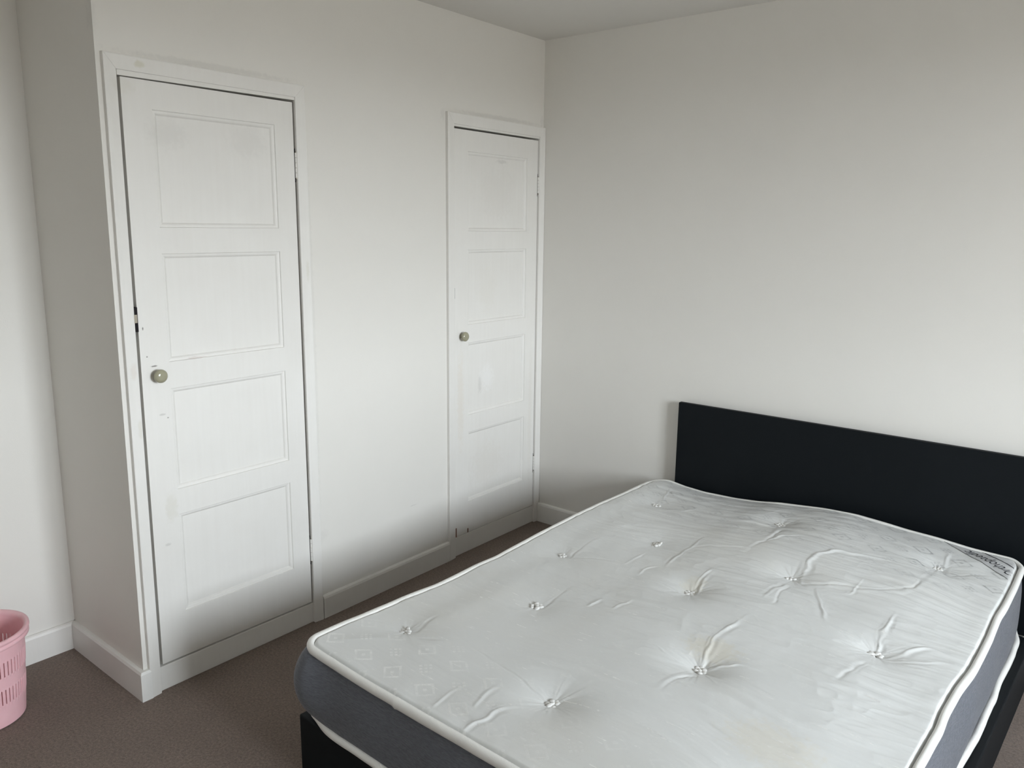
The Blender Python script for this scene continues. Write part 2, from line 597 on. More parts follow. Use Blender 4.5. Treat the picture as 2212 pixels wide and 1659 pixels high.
# ------------------------------------------------------------------ bed base and headboard
bed = empty('bed', (1.5, -1.02, 0), label='black bed base with a plain slab headboard against the back wall', category='bed')
hb0, hb1, hy = 0.8145, 2.243, -0.043
MB().box(hb0, hb1, hy, hy + .024, .13, .7725).build('headboard', M_bed, bed, bevel=.004)
for x in (hb0 + .12, hb1 - .18):
    MB().box(x, x + .06, hy + .0, hy + .024, 0, .13).build('leg', M_bed, bed, bevel=.003)
bth = math.radians(2.2)
BU, BV, BO = (math.cos(bth), -math.sin(bth)), (math.sin(bth), math.cos(bth)), (.681, -2.000)
BWID, BLEN, BZ = 1.48, 1.90, .180


def bpt(u, v, z):
    return (BO[0] + BU[0] * u + BV[0] * v, BO[1] + BU[1] * u + BV[1] * v, z)


def bbox(u0, u1, v0, v1, z0, z1):
    return MB().hexa([bpt(u, v, z) for z in (z0, z1) for v in (v0, v1) for u in (u0, u1)])


bbox(0, .03, .03, BLEN, 0, BZ).build('side_rail', M_bed, bed, bevel=.004)
bbox(BWID - .03, BWID, .03, BLEN, 0, BZ).build('side_rail', M_bed, bed, bevel=.004)
bbox(0, BWID, 0, .03, 0, BZ).build('foot_rail', M_bed, bed, bevel=.004)
bbox(.03, BWID - .03, .03, BLEN, .12, BZ - .001).build('platform', M_bed, bed)
bbox(BWID / 2 - .03, BWID / 2 + .03, .9, .96, 0, .12).build('leg', M_bed, bed)

# ------------------------------------------------------------------ mattress
MT = math.radians(1.75)
MO = (.694, -1.985)
MW, ML, MR_ = 1.420, 1.92, .048
MZ = .182
mat_root = empty('mattress', (MO[0], MO[1], MZ), -MT, label='white tufted double mattress with grey sides lying on the black bed base', category='mattress')

LV = [0, .011, .06, .136, .227, .318, .39, .516, .618, .69, .80, .866, .934, 1.081, 1.242, 1.343, 1.415, 1.573, 1.70, 1.818, 1.90, 1.92]
LZ = [.404, .407, .406, .406, .401, .399, .397, .389, .391, .395, .391, .396, .400, .408, .414, .415, .417, .414, .415, .415, .404, .402]
HU = [0, .05, .13, .228, .368, .479, .559, .740, .862, .955, 1.047, 1.150, 1.258, 1.336, 1.394, 1.418]
HZ = [.405, .411, .400, .396, .402, .414, .429, .450, .456, .451, .444, .441, .432, .431, .431, .422]
RV = [0, .25, .5, .75, 1.0, 1.25, 1.5, 1.75, 1.86, 1.92]
RZ = [.398, .401, .397, .399, .402, .398, .403, .408, .418, .422]
FU = [0, .1, .25, .45, .7, 1.0, 1.3, 1.418]
FZ = [.404, .398, .394, .395, .399, .401, .398, .398]
RUV = [0, .572, .642, .745, .851, .974, 1.079, 1.236, 1.343, 1.46, 1.594, 1.701, 1.80, 1.92]   # sideways waves of the right edge
RUO = [0, -.001, -.001, .001, -.004, -.002, .006, .006, .005, .001, .004, .004, .002, 0]


def smooth_interp(x, xs, ys):
    xs, ys = np.array(xs), np.array(ys)
    g = np.linspace(xs[0], xs[-1], 400)
    y = np.interp(g, xs, ys)
    kk = np.hanning(21); kk /= kk.sum()
    y = np.convolve(np.pad(y, 10, mode='edge'), kk, 'valid')
    return np.interp(x, g, y)


def zL(v): return smooth_interp(v, LV, LZ)
def zR(v): return smooth_interp(v, RV, RZ)
def zF(u): return smooth_interp(u, FU, FZ)
def zH(u): return smooth_interp(u, HU, HZ)


def coons(u, v):
    s, t = np.clip(u / MW, 0, 1), np.clip(v / ML, 0, 1)
    a = (1 - s) * zL(v) + s * zR(v) + (1 - t) * zF(u) + t * zH(u)
    b = (1 - s) * (1 - t) * LZ[0] + s * (1 - t) * RZ[0] + (1 - s) * t * LZ[-1] + s * t * RZ[-1]
    return a - b


def edge_dist(u, v, r=MR_):
    """distance inwards from the rounded outline"""
    qu, qv = np.abs(u - MW / 2) - (MW / 2 - r), np.abs(v - ML / 2) - (ML / 2 - r)
    outd = np.hypot(np.maximum(qu, 0), np.maximum(qv, 0))
    return r - outd - np.minimum(np.maximum(qu, qv), 0)


def sstep(a, b, x):
    t = np.clip((x - a) / (b - a), 0, 1)
    return t * t * (3 - 2 * t)


rs = np.random.RandomState(7)


def vnoise(u, v, su, sv, seed):
    r = np.random.RandomState(seed)
    G = r.rand(256, 256) * 2 - 1
    x, y = u / su + 57.3, v / sv + 31.7
    xi, yi = np.floor(x).astype(int), np.floor(y).astype(int)
    fx, fy = x - xi, y - yi
    fx, fy = fx * fx * fx * (fx * (fx * 6 - 15) + 10), fy * fy * fy * (fy * (fy * 6 - 15) + 10)
    g = lambda i, j: G[(xi + i) % 256, (yi + j) % 256]
    return (g(0, 0) * (1 - fx) + g(1, 0) * fx) * (1 - fy) + (g(0, 1) * (1 - fx) + g(1, 1) * fx) * fy


TUFTS = [(.159, .235), (.334, .614), (.171, .959), (.168, 1.608), (.383, 1.244), (.659, .982), (.689, .237),
         (.886, .613), (.869, 1.267), (.668, 1.669), (1.21, .997), (1.207, 1.681), (1.215, .235)]
TD = [.016, .013, .015, .017, .011, .024, .021, .026, .024, .021, .024, .022, .022]
CREASES = [  # amplitude, width, points
  (.0050, .010, [(0.892, 0.61), (0.857, 0.72), (0.861, 0.825), (0.884, 0.954)]),
  (.0040, .008, [(0.913, 0.631), (0.946, 0.67), (1.035, 0.685)]),
  (.0035, .008, [(0.664, 0.97), (0.643, 1.093), (0.659, 1.204)]),
  (.0060, .013, [(0.912, 1.242), (0.882, 1.352), (0.885, 1.463), (0.93, 1.519), (1.024, 1.559), (1.192, 1.6)]),
  (-.0050, .012, [(0.912, 1.229), (0.988, 1.289), (1.095, 1.322), (1.193, 1.415), (1.193, 1.519), (1.209, 1.615)]),
  (.0050, .010, [(0.963, 1.215), (1.014, 1.12), (1.064, 1.029)]),
  (.0028, .007, [(1.064, 1.029), (1.131, 1.009), (1.199, 0.982)]),
  (.0048, .009, [(1.21, 0.986), (1.192, 1.109), (1.19, 1.26)]),
  (-.004, .010, [(1.208, 0.928), (1.19, 0.845), (1.185, 0.757)]),
  (.0045, .010, [(1.236, 0.984), (1.276, 1.052), (1.303, 1.108), (1.377, 1.11)]),
  (.0030, .008, [(1.242, 0.971), (1.306, 1.023), (1.384, 1.074)]),
  (.0030, .008, [(0.657, 0.947), (0.545, 0.959), (0.469, 0.955)]),
  (-.0035, .005, [(0.693, 0.22), (0.586, 0.248), (0.453, 0.273), (0.358, 0.282)]),
  (.0042, .009, [(0.601, 0.017), (0.605, 0.074), (0.613, 0.122), (0.657, 0.181)]),
  (.0025, .008, [(0.481, 0.036), (0.473, 0.106), (0.493, 0.151)]),
  (.0055, .010, [(0.506, 1.367), (0.503, 1.225), (0.511, 1.129), (0.521, 1.039)]),
  (.0030, .010, [(0.487, 1.265), (0.564, 1.325), (0.685, 1.364), (0.75, 1.371)]),
  (.0035, .008, [(0.475, 0.974), (0.462, 1.025), (0.489, 1.069)]),
  (.0030, .008, [(0.395, 1.014), (0.397, 1.13), (0.399, 1.158)]),
  (-.0045, .012, [(0.703, 1.605), (0.709, 1.467), (0.678, 1.306)]),
  (.0042, .010, [(0.676, 1.628), (0.611, 1.612), (0.518, 1.61)]),
  (.0035, .009, [(0.869, 1.235), (0.795, 1.264), (0.706, 1.281)]),
  (.0040, .010, [(0.885, 1.196), (0.867, 1.129), (0.866, 1.045)]),
  (-.004, .009, [(0.894, 1.187), (0.891, 1.108), (0.905, 1.022)]),
  (.0035, .009, [(0.472, 0.69), (0.477, 0.756)]),
  (.0032, .009, [(0.542, 0.722), (0.555, 0.805)]),
  (.0035, .009, [(0.681, 0.969), (0.661, 1.083), (0.663, 1.145)]),
  (.0028, .010, [(0.558, 0.092), (0.549, 0.134), (0.55, 0.201)]),
  (.0035, .007, [(1.052, 1.254), (1.058, 1.322), (1.058, 1.388)]),
  (.0030, .009, [(0.693, 1.425), (0.745, 1.545), (0.833, 1.58)]),
  (-.003, .010, [(0.216, 0.965), (0.311, 0.998), (0.371, 1.022)]),
  (.0035, .009, [(0.167, 1.654), (0.137, 1.744), (0.128, 1.818)]),
  (.0025, .010, [(0.209, 1.544), (0.305, 1.597), (0.343, 1.682)]),
  (.0040, .010, [(1.217, 1.671), (1.216, 1.743), (1.203, 1.835)]),
  (.0030, .009, [(1.199, 1.63), (1.125, 1.636), (1.034, 1.644)]),
  (-.003, .012, [(1.243, 1.618), (1.295, 1.694), (1.366, 1.748)]),
  (.0030, .009, [(0.994, 1.782), (1.093, 1.762), (1.196, 1.7)]),
  (.0030, .008, [(0.164, 0.219), (0.095, 0.218), (0.046, 0.199)]),
  (-.0035, .010, [(0.222, 0.219), (0.279, 0.254), (0.33, 0.257)]),
  (-.0030, .012, [(0.189, 0.241), (0.165, 0.317), (0.17, 0.359)]),
  (.0025, .009, [(0.189, 0.914), (0.132, 0.889), (0.113, 0.861)]),
  (-.003, .010, [(0.204, 0.954), (0.193, 1.082), (0.193, 1.17)]),
  (-.004, .010, [(0.894, 0.566), (0.87, 0.502), (0.874, 0.438)]),
  (.0030, .008, [(0.87, 0.587), (0.79, 0.606), (0.718, 0.606)]),
  (-.003, .010, [(0.353, 0.603), (0.361, 0.672), (0.336, 0.802)]),
]


def seg_dist(u, v, pts):
    """signed distance to a polyline and the position along it"""
    best = np.full(u.shape, 9.0)
    par = np.zeros(u.shape)
    sgn = np.ones(u.shape)
    tot = sum(math.hypot(b[0] - a[0], b[1] - a[1]) for a, b in zip(pts, pts[1:]))
    acc = 0
    for a, b in zip(pts, pts[1:]):
        du, dv = b[0] - a[0], b[1] - a[1]
        L = math.hypot(du, dv)
        t = np.clip(((u - a[0]) * du + (v - a[1]) * dv) / (L * L), 0, 1)
        d = np.hypot(u - a[0] - t * du, v - a[1] - t * dv)
        w_ = d < best
        best = np.where(w_, d, best)
        par = np.where(w_, (acc + t * L) / tot, par)
        sgn = np.where(w_, np.sign((u - a[0]) * dv - (v - a[1]) * du), sgn)
        acc += L
    return best * sgn, par, tot


def chaikin(pts, n=3):
    for _ in range(n):
        q = [pts[0]]
        for a, b in zip(pts, pts[1:]):
            q += [(a[0] * .75 + b[0] * .25, a[1] * .75 + b[1] * .25), (a[0] * .25 + b[0] * .75, a[1] * .25 + b[1] * .75)]
        pts = q + [pts[-1]]
    return pts


def top_height(u, v):
    d = edge_dist(u, v)
    z = coons(u, v)
    # valley beside the tape edge: deep on the right, shallow elsewhere
    rt = sstep(1.25, 1.38, u)
    z = z - (.012 + .010 * rt) * (1 - sstep(.006, .020, d)) + .012 * sstep(.03, .22, d)
    # buckling of the border along the edges
    side = np.minimum(np.abs(u), np.abs(MW - u)) < np.minimum(v, ML - v)
    coordn = np.where(side, v, u)
    z = z + .0013 * vnoise(coordn, d, .055, .09, 3) * np.exp(-(d / .07) ** 2) * (1 - np.exp(-(d / .015) ** 2))
    # waves in the filling
    z = z + .0055 * vnoise(u, v, .34, .34, 11) * sstep(.02, .2, d)
    head = sstep(.35, 1.0, v + .55 * u - .25)          # the far half is far more creased
    # broad creases running across
    wu, wv = u + .05 * vnoise(u, v, .2, .2, 21), v + .03 * vnoise(u, v, .25, .25, 22)
    msk = .30 + .9 * head * (0.55 + .45 * vnoise(u, v, .22, .22, 23))
    n1 = vnoise(wu, wv, .16, .026, 31)
    z = z + .0021 * msk * n1
    n2 = vnoise(wu * .9 + .3 * wv, wv - .2 * wu, .055, .030, 33)
    z = z + .0011 * msk * (1 - np.abs(n2)) ** 2 * head
    n3 = vnoise(wu, wv, .07, .0085, 35)
    z = z + .00055 * msk * n3
    # tufts: dish with a sharp middle and radiating gathers
    for i, ((tu, tv), td) in enumerate(zip(TUFTS, TD)):
        du, dv = u - tu, v - tv
        r = np.hypot(du, dv)
        th_ = np.arctan2(dv, du)
        z = z - td * (.60 * np.exp(-r / .036) + .55 * np.exp(-(r / .085) ** 2))
        ph = rs_phase[i]
        gath = 1.1 * vnoise(np.cos(th_) * 3 + ph[0], np.sin(th_) * 3 + ph[1], 1, 1, 60 + i) + .7 * (1 - 2 * np.abs(vnoise(np.cos(th_) * 6, np.sin(th_) * 6 + ph[2], 1, 1, 90 + i)))
        z = z + .0016 * (td / .02) * gath * np.exp(-r / .050) * sstep(.006, .026, r)
    wob_u, wob_v = .006 * vnoise(u, v, .035, .035, 71), .006 * vnoise(u, v, .035, .035, 72)
    for ci, (amp, wd, pts) in enumerate(CREASES):
        p2 = chaikin(pts, 2)
        us, vs_ = [p[0] for p in p2], [p[1] for p in p2]
        pad = wd * 5
        box = (u > min(us) - pad) & (u < max(us) + pad) & (v > min(vs_) - pad) & (v < max(vs_) + pad)
        if not box.any():
            continue
        ub, vb = u[box] + wob_u[box], v[box] + wob_v[box]
        sd, par, tot = seg_dist(ub, vb, p2)
        fade = np.minimum(1, np.minimum(par * 5 + .35, (1 - par) * 2.6)) * np.exp(-np.maximum(np.abs(sd) - wd, 0) / (1.5 * wd))
        along = .75 + .45 * vnoise(par * tot, par * 0, .05, 1, 80 + ci)
        f1 = .7 + .6 * vnoise(par * tot, par * 0, .06, 1, 140 + ci)
        f2 = .3 + .7 * vnoise(par * tot, par * 0, .045, 1, 200 + ci)
        ww = .52 * wd
        prof = along * np.exp(-(sd / ww) ** 2) - .40 * f1 * np.exp(-((sd - 1.25 * wd) / (.8 * wd)) ** 2) \
            + .42 * f2 * np.exp(-((sd + 1.15 * wd) / (.42 * wd)) ** 2) + .25 * f1 * np.exp(-((sd - 2.3 * wd) / (.45 * wd)) ** 2)
        z[box] += .52 * amp * fade * prof
    return z


rs_phase = [rs.rand(3) * 6.28 for _ in TUFTS]
NU, NV = 600, 812
uu, vv = np.meshgrid(np.linspace(0.004, MW - .004, NU), np.linspace(0.004, ML - .004, NV))
# pull corner points onto the rounded outline
ri = MR_ - .004
cu = np.clip(uu, MR_, MW - MR_)
cv = np.clip(vv, MR_, ML - MR_)
ou, ov = uu - cu, vv - cv
rr = np.hypot(ou, ov)
kf = np.where(rr > ri, ri / np.maximum(rr, 1e-9), 1.0)
uu, vv = cu + ou * kf, cv + ov * kf
zz = top_height(uu, vv)
ruo = smooth_interp(vv, RUV, RUO) * sstep(1.0, MW, uu)
TOPZ = zz


def Hz(u, v):
    u, v = np.atleast_1d(np.array(u, float)), np.atleast_1d(np.array(v, float))
    return top_height(u, v)


def ruoff(u, v):
    return smooth_interp(v, RUV, RUO) * sstep(1.0, MW, u)


# ticking: damask with small woven lozenges and dot clusters, satin sheen
k = NT('white_damask_ticking', 0.42, 0.45)
sx = k.n('ShaderNodeSeparateXYZ')
k.l(k.coord(), sx.inputs[0])
wob = k.math('MULTIPLY', k.math('SUBTRACT', k.noise(6, 2), .5), .012)
P = .121
pu = k.math('DIVIDE', k.math('ADD', k.math('ADD', sx.outputs['X'], wob), -.053 + .0605), P)
pv = k.math('DIVIDE', k.math('ADD', k.math('ADD', sx.outputs['Y'], wob), -.068 + .0605), P)


def cell(x, off):
    return k.math('SUBTRACT', k.math('FRACT', k.math('ADD', x, off)), .5)


au, av = cell(pu, 0), cell(pv, 0)
dm = k.math('ADD', k.math('MULTIPLY', k.math('ABSOLUTE', au), .84), k.math('ABSOLUTE', av))
ring = k.math('MULTIPLY', k.rng(dm, .262, .248), k.rng(dm, .178, .19))
dot0 = k.rng(dm, .062, .045)
bu, bv = cell(pu, .5), cell(pv, .5)
ra = k.math('DIVIDE', k.math('ADD', k.math('MULTIPLY', bu, .84), bv), .138)
rb = k.math('DIVIDE', k.math('SUBTRACT', k.math('MULTIPLY', bu, .84), bv), .138)


def near_int(x):
    return k.rng(k.math('ABSOLUTE', k.math('SUBTRACT', x, k.math('ROUND', x))), .33, .27)


inside = k.math('MULTIPLY', k.rng(k.math('ABSOLUTE', ra), 1.42, 1.36), k.rng(k.math('ABSOLUTE', rb), 1.42, 1.36))
dots = k.math('MULTIPLY', k.math('MULTIPLY', near_int(ra), near_int(rb)), inside)
pat = k.math('MINIMUM', k.math('ADD', k.math('ADD', ring, dot0), dots), 1.0)
thread = k.noise(1.0, 2, vec=k.scaled((900, 260, 1)))
pat = k.math('MULTIPLY', pat, k.math('MULTIPLY', k.rng(thread, .34, .58, .15, 1.0), k.rng(k.noise(45, 3), .36, .60, .2, 1.0)))
# the pattern is worn flat in the middle, where people have lain
sleep = k.math('ADD', sx.outputs['Y'], k.math('MULTIPLY', k.math('SUBTRACT', k.noise(2.5, 2), .5), .5))
worn = k.math('MAXIMUM', k.rng(sleep, .30, .10, .10, 1.0, True), k.rng(sleep, 1.42, 1.62, .10, 1.0, True))
pat = k.math('MULTIPLY', pat, worn)
stain = k.noise(2.2, 3, 0.6)
c0 = (0.655, 0.665, 0.66)
cbase = k.mix(k.rng(stain, .52, .74, 0, .45), c0, (0.61, 0.60, 0.565))
cbase = k.spots(cbase, [((.875, .70, .25), (.10, .07, .2), (.62, .58, .48), .5), ((1.16, .42, .25), (.14, .10, .2), (.64, .60, .51), .45),
                        ((.648, 1.02, .25), (.05, .07, .2), (.62, .59, .50), .5)])
speck = k.noise(260, 1)
cbase = k.mix(k.rng(speck, .74, .80, 0, .5), cbase, (0.45, 0.43, 0.40))
# the woven satin threads are glossier than the ground; their sheen is also painted into the yarn colour, pale at foot, dark at head
slub = k.noise(1.0, 2, vec=k.scaled((9, 120, 1)))
slubf = k.math('MULTIPLY', k.rng(slub, .645, .71), k.rng(k.noise(60, 2), .47, .58))
gloss0 = k.math('MINIMUM', k.math('ADD', k.math('MULTIPLY', pat, .75), k.math('MULTIPLY', slubf, .65)), 1.0)
gloss = gloss0
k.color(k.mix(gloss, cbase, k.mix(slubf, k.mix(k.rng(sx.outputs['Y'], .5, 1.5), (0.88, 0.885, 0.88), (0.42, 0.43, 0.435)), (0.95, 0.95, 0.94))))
k.l(k.rng(gloss, 0, 1, .46, .30), k.b.inputs['Roughness'])
k.l(k.rng(gloss, 0, 1, .40, .75), k.b.inputs['Specular IOR Level'])
k.l(k.rng(gloss, 0, 1, 0, .62), k.b.inputs['Metallic'])
k.b.inputs['Sheen Weight'].default_value = .12
weave = k.noise(1.0, 2, vec=k.scaled((1300, 500, 1)))
k.bump(k.math('ADD', k.math('MULTIPLY', weave, .35), k.math('ADD', k.math('MULTIPLY', gloss, .6), k.math('MULTIPLY', k.noise(1.0, 4, vec=k.scaled((30, 95, 1))), 1.2))), .22, .0012)
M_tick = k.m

me_v = np.stack([uu + ruo, vv, zz - MZ], -1).reshape(-1, 3)
idx = np.arange(NU * NV).reshape(NV, NU)
me_f = np.stack([idx[:-1, :-1], idx[:-1, 1:], idx[1:, 1:], idx[1:, :-1]], -1).reshape(-1, 4)
me = bpy.data.meshes.new('top_panel')
me.vertices.add(len(me_v)); me.vertices.foreach_set('co', me_v.astype(np.float32).ravel())
me.loops.add(len(me_f) * 4); me.loops.foreach_set('vertex_index', me_f.astype(np.int32).ravel())
me.polygons.add(len(me_f)); me.polygons.foreach_set('loop_start', np.arange(0, len(me_f) * 4, 4, dtype=np.int32))
me.polygons.foreach_set('use_smooth', np.ones(len(me_f), dtype=bool))
me.update(calc_edges=True)
me.validate()
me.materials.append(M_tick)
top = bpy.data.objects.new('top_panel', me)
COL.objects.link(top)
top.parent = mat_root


def outline(n_edge=1):
    """points, outward normals round the rounded outline, starting at the foot-left corner"""
    pts = []
    def line(a, b, nrm, n):
        for i in range(n):
            t = i / n
            pts.append((a[0] + (b[0] - a[0]) * t, a[1] + (b[1] - a[1]) * t, *nrm))
    def arc(c, a0, n):
        for i in range(n):
            a = a0 + PI / 2 * i / n
            pts.append((c[0] + MR_ * math.cos(a), c[1] + MR_ * math.sin(a), math.cos(a), math.sin(a)))
    r = MR_
    arc((r, r), PI, 16)
    line((r, 0), (MW - r, 0), (0, -1), 180)
    arc((MW - r, r), -PI / 2, 16)
    line((MW, r), (MW, ML - r), (1, 0), 240)
    arc((MW - r, ML - r), 0, 16)
    line((MW - r, ML), (r, ML), (0, 1), 180)
    arc((r, ML - r), PI / 2, 16)
    line((0, ML - r), (0, r), (-1, 0), 240)
    return np.array(pts)


OL = outline()
ou_, ov_, nu_, nv_ = OL.T
ztape = coons(ou_, ov_)
rofs = ruoff(ou_, ov_)
sarc = np.cumsum(np.hypot(np.diff(ou_, prepend=ou_[-1]), np.diff(ov_, prepend=ov_[-1])))


def sweep(name, prof, mat, zfun, wob=0.0, scale=None, closed_prof=True, seed=5):
    """prof: list of (out, z); closed loop round the outline"""
    n, mlen = len(OL), len(prof)
    V = []
    w1 = wob * vnoise(sarc, sarc * 0, .06, 1, seed)
    for i in range(n):
        sc = scale[i] if scale is not None else 1.0
        for (o, z) in prof:
            V.append((ou_[i] + rofs[i] + nu_[i] * (o * sc + w1[i]), ov_[i] + nv_[i] * (o * sc + w1[i]), zfun[i] + z * sc - MZ))
    F = []
    for i in range(n):
        j = (i + 1) % n
        for q in range(mlen if closed_prof else mlen - 1):
            r = (q + 1) % mlen
            F.append((i * mlen + q, j * mlen + q, j * mlen + r, i * mlen + r))
    return mesh_obj(name, V, F, mat, mat_root, smooth=True)


# tape edge: ribbed white webbing
k = NT('ribbed_white_tape', 0.40, 0.5)
k.color((0.80, 0.795, 0.77))
uvn = k.n('ShaderNodeSeparateXYZ')
k.l(k.coord(), uvn.inputs[0])
w_ = k.n('ShaderNodeTexWave', wave_type='BANDS', bands_direction='DIAGONAL')
w_.inputs['Scale'].default_value = 150
k.l(k.coord(), w_.inputs['Vector'])
k.bump(w_.outputs['Fac'], .45, .0005)
M_tape = k.m
on_foot = (nv_ < -.5)
scl = 1.0 + .28 * sstep(.3, .95, -nu_)
step_ = on_foot & (ou_ >= .381)
scl[step_] = 1.0 + .10 * np.exp(-(ou_[step_] - .381) / .35)
tape_prof = [(-.0085, -.016), (-.0092, -.004), (-.0075, -.0005), (-.003, .0012), (.0025, .0004), (.0065, -.003), (.0086, -.008), (.0088, -.014), (.0072, -.0195), (.003, -.0225), (-.005, -.022)]
sweep('piping', tape_prof, M_tape, ztape, .0008, scl)
# overlap of the tape ends at the foot
i0 = int(np.argmin(np.where(on_foot, np.abs(ou_ - .383), 9)))
Vt, Ft = [], []
for j, du in enumerate((-.002, .0005, .003, .012)):
    for (o, z) in tape_prof[1:10]:
        s_ = (1.02, 1.17, 1.16, 1.05)[j]
        Vt.append((ou_[i0] + du - (z + .008) * .25, ov_[i0] + nv_[i0] * o * s_, ztape[i0] + z * s_ - MZ))
for j in range(3):
    for q in range(8):
        Ft.append((j * 9 + q, j * 9 + q + 1, j * 9 + 10 + q, j * 9 + 9 + q))
mesh_obj('piping_overlap', Vt, Ft, M_tape, mat_root, smooth=True)

zlow = np.full(len(OL), .199) + .004 * vnoise(sarc, sarc * 0, .22, 1, 9) + .0015 * vnoise(sarc, sarc * 0, .11, 1, 10)
low_prof = [(-.012, -.004), (-.006, .006), (.002, .010), (.0085, .007), (.012, .0005), (.0115, -.007), (.006, -.013), (-.004, -.0155), (-.012, -.012)]
lowset = -.006 + .028 * (1 - sstep(0, 1, nv_))
ou_s, ov_s = ou_.copy(), ov_.copy()
corner = (np.abs(nu_) > .02) & (np.abs(nv_) > .02)
cdist = np.min([np.hypot(ou_ - cx_, ov_ - cy_) for cx_ in (.014, MW - .014) for cy_ in (.014, ML - .014)], axis=0)
crn = np.exp(-(cdist / .085) ** 2)
ou_, ov_ = ou_ + nu_ * (lowset - .026 * crn), ov_ + nv_ * (lowset - .026 * crn)
sweep('piping', low_prof, M_tape, zlow, .0015, None, True, 12)
low_u, low_v = ou_.copy(), ov_.copy()
ou_, ov_ = ou_s, ov_s

# grey knitted border round the sides
k = NT('grey_knitted_border', 0.75, 0.25)
kn = k.noise(1.0, 2, vec=k.scaled((55, 55, 330)), dist=.6)
k.color(k.mix(k.rng(kn, .35, .65), (0.098, 0.105, 0.124), (0.134, 0.142, 0.165)))
k.b.inputs['Sheen Weight'].default_value = .25
k.b.inputs['Sheen Roughness'].default_value = .4
k.bump(kn, .8, .003)
M_border = k.m
rows = 22
V, F = [], []
for i in range(len(OL)):
    for q in range(rows):
        t = q / (rows - 1)
        z = (ztape[i] - .016) * (1 - t) + zlow[i] * t
        bul = (.013 - .008 * max(0, nv_[i])) * math.sin(PI * t) ** .7 + .038 * crn[i] * (ov_[i] < .5) * math.sin(PI * min(1, t * .93)) ** .55
        bul += .003 * math.sin(PI * t) * (math.sin(sarc[i] * 11) * .5 + math.sin(sarc[i] * 23 + 1) * .5)
        bu_ = (ou_[i] + rofs[i]) * (1 - t) + low_u[i] * t
        bv_ = ov_[i] * (1 - t) + low_v[i] * t
        V.append((bu_ + nu_[i] * (bul - .002), bv_ + nv_[i] * (bul - .002), z - MZ))
n = len(OL)
for i in range(n):
    j = (i + 1) % n
    for q in range(rows - 1):
        F.append((i * rows + q, j * rows + q, j * rows + q + 1, i * rows + q + 1))
cb = len(V)
for i in range(n):
    V.append((low_u[i] - nu_[i] * .02, low_v[i] - nv_[i] * .02, .001))
for i in range(n):
    j = (i + 1) % n
    F.append((i * rows + rows - 1, j * rows + rows - 1, cb + j, cb + i))
F.append(tuple(cb + i for i in range(n))[::-1])
mesh_obj('border', V, F, M_border, mat_root, smooth=True)['label'] = 'grey knitted fabric side of the mattress'

# tufts: little rosettes of looped felt
M_tuft = NT('white_felt', 0.85, 0.2)
M_tuft.color(M_tuft.mix(M_tuft.rng(M_tuft.noise(300, 2), .3, .7), (0.62, 0.61, 0.59), (0.72, 0.72, 0.705)))
M_tuft = M_tuft.m


def tuft_mesh(seed):
    r = random.Random(seed)
    bm = bmesh.new()
    npet = 6
    for p in range(npet):
        a = 2 * PI * p / npet + r.uniform(-.25, .25)
        rad = r.uniform(.0085, .0125)
        mtx = Matrix.Translation((rad * math.cos(a), rad * math.sin(a), r.uniform(.000, .005))) @ Matrix.Rotation(a + r.uniform(-.5, .5), 4, 'Z') @ Matrix.Rotation(r.uniform(-1.0, .4), 4, 'Y') @ Matrix.Diagonal((r.uniform(.0065, .0095), r.uniform(.005, .0072), r.uniform(.0035, .0055), 1))
        bmesh.ops.create_uvsphere(bm, u_segments=14, v_segments=9, radius=1, matrix=mtx)
    bmesh.ops.create_uvsphere(bm, u_segments=12, v_segments=8, radius=1, matrix=Matrix.Translation((0.001, 0, .004)) @ Matrix.Diagonal((.006, .005, .004, 1)))
    me = bpy.data.meshes.new('tuft')
    for f_ in bm.faces:
        f_.smooth = True
    bm.to_mesh(me)
    bm.free()
    me.materials.append(M_tuft)
    return me


tm = [tuft_mesh(s) for s in (1, 2, 3, 4)]
for i, (tu, tv) in enumerate(TUFTS):
    o = bpy.data.objects.new('tuft', tm[i % 4])
    COL.objects.link(o)
    o.parent = mat_root
    o.location = (tu, tv, float(Hz(tu, tv)[0]) - MZ + .0018)
    o.rotation_euler = (0, 0, i * 1.3)
    sc = 1.02 + .12 * math.sin(i * 2.1)
    o.scale = (sc * 1.15, sc, sc * .85)

# corner label with lettering
M_label = mat_plain('satin_label', (0.55, 0.555, 0.56), .35, .5)
M_ink = mat_plain('black_ink', (0.035, 0.036, 0.042), .5, .3)
h0, h1 = np.array((1.4065, 1.742)), np.array((1.165, 1.913))
dirv = (h1 - h0) / np.linalg.norm(h1 - h0)
nrmv = np.array((dirv[1], -dirv[0]))       # towards the mattress corner
LV_, LF_ = [], []
na, nb = 60, 34
hl = np.linalg.norm(h1 - h0)
grid = {}
for i in range(na + 1):
    for j in range(nb + 1):
        p = h0 + dirv * hl * i / na + nrmv * .14 * j / nb
        grid[i, j] = p
ok = {q: bool(edge_dist(np.array(p[0]), np.array(p[1])) > .009) for q, p in grid.items()}
ids = {}
for q, p in grid.items():
    if ok[q]:
        ids[q] = len(LV_)
        LV_.append((p[0], p[1], float(Hz(p[0], p[1])[0]) - MZ + .0018))
for i in range(na):
    for j in range(nb):
        qs = [(i, j), (i + 1, j), (i + 1, j + 1), (i, j + 1)]
        got = [q for q in qs if ok[q]]
        if len(got) >= 3:
            LF_.append(tuple(ids[q] for q in got))
lab = mesh_obj('corner_label', LV_, LF_, M_label, mat_root, smooth=True)
sol = lab.modifiers.new('thickness', 'SOLIDIFY')
sol.thickness = .0008
lab['label'] = 'grey satin corner label printed with lettering'


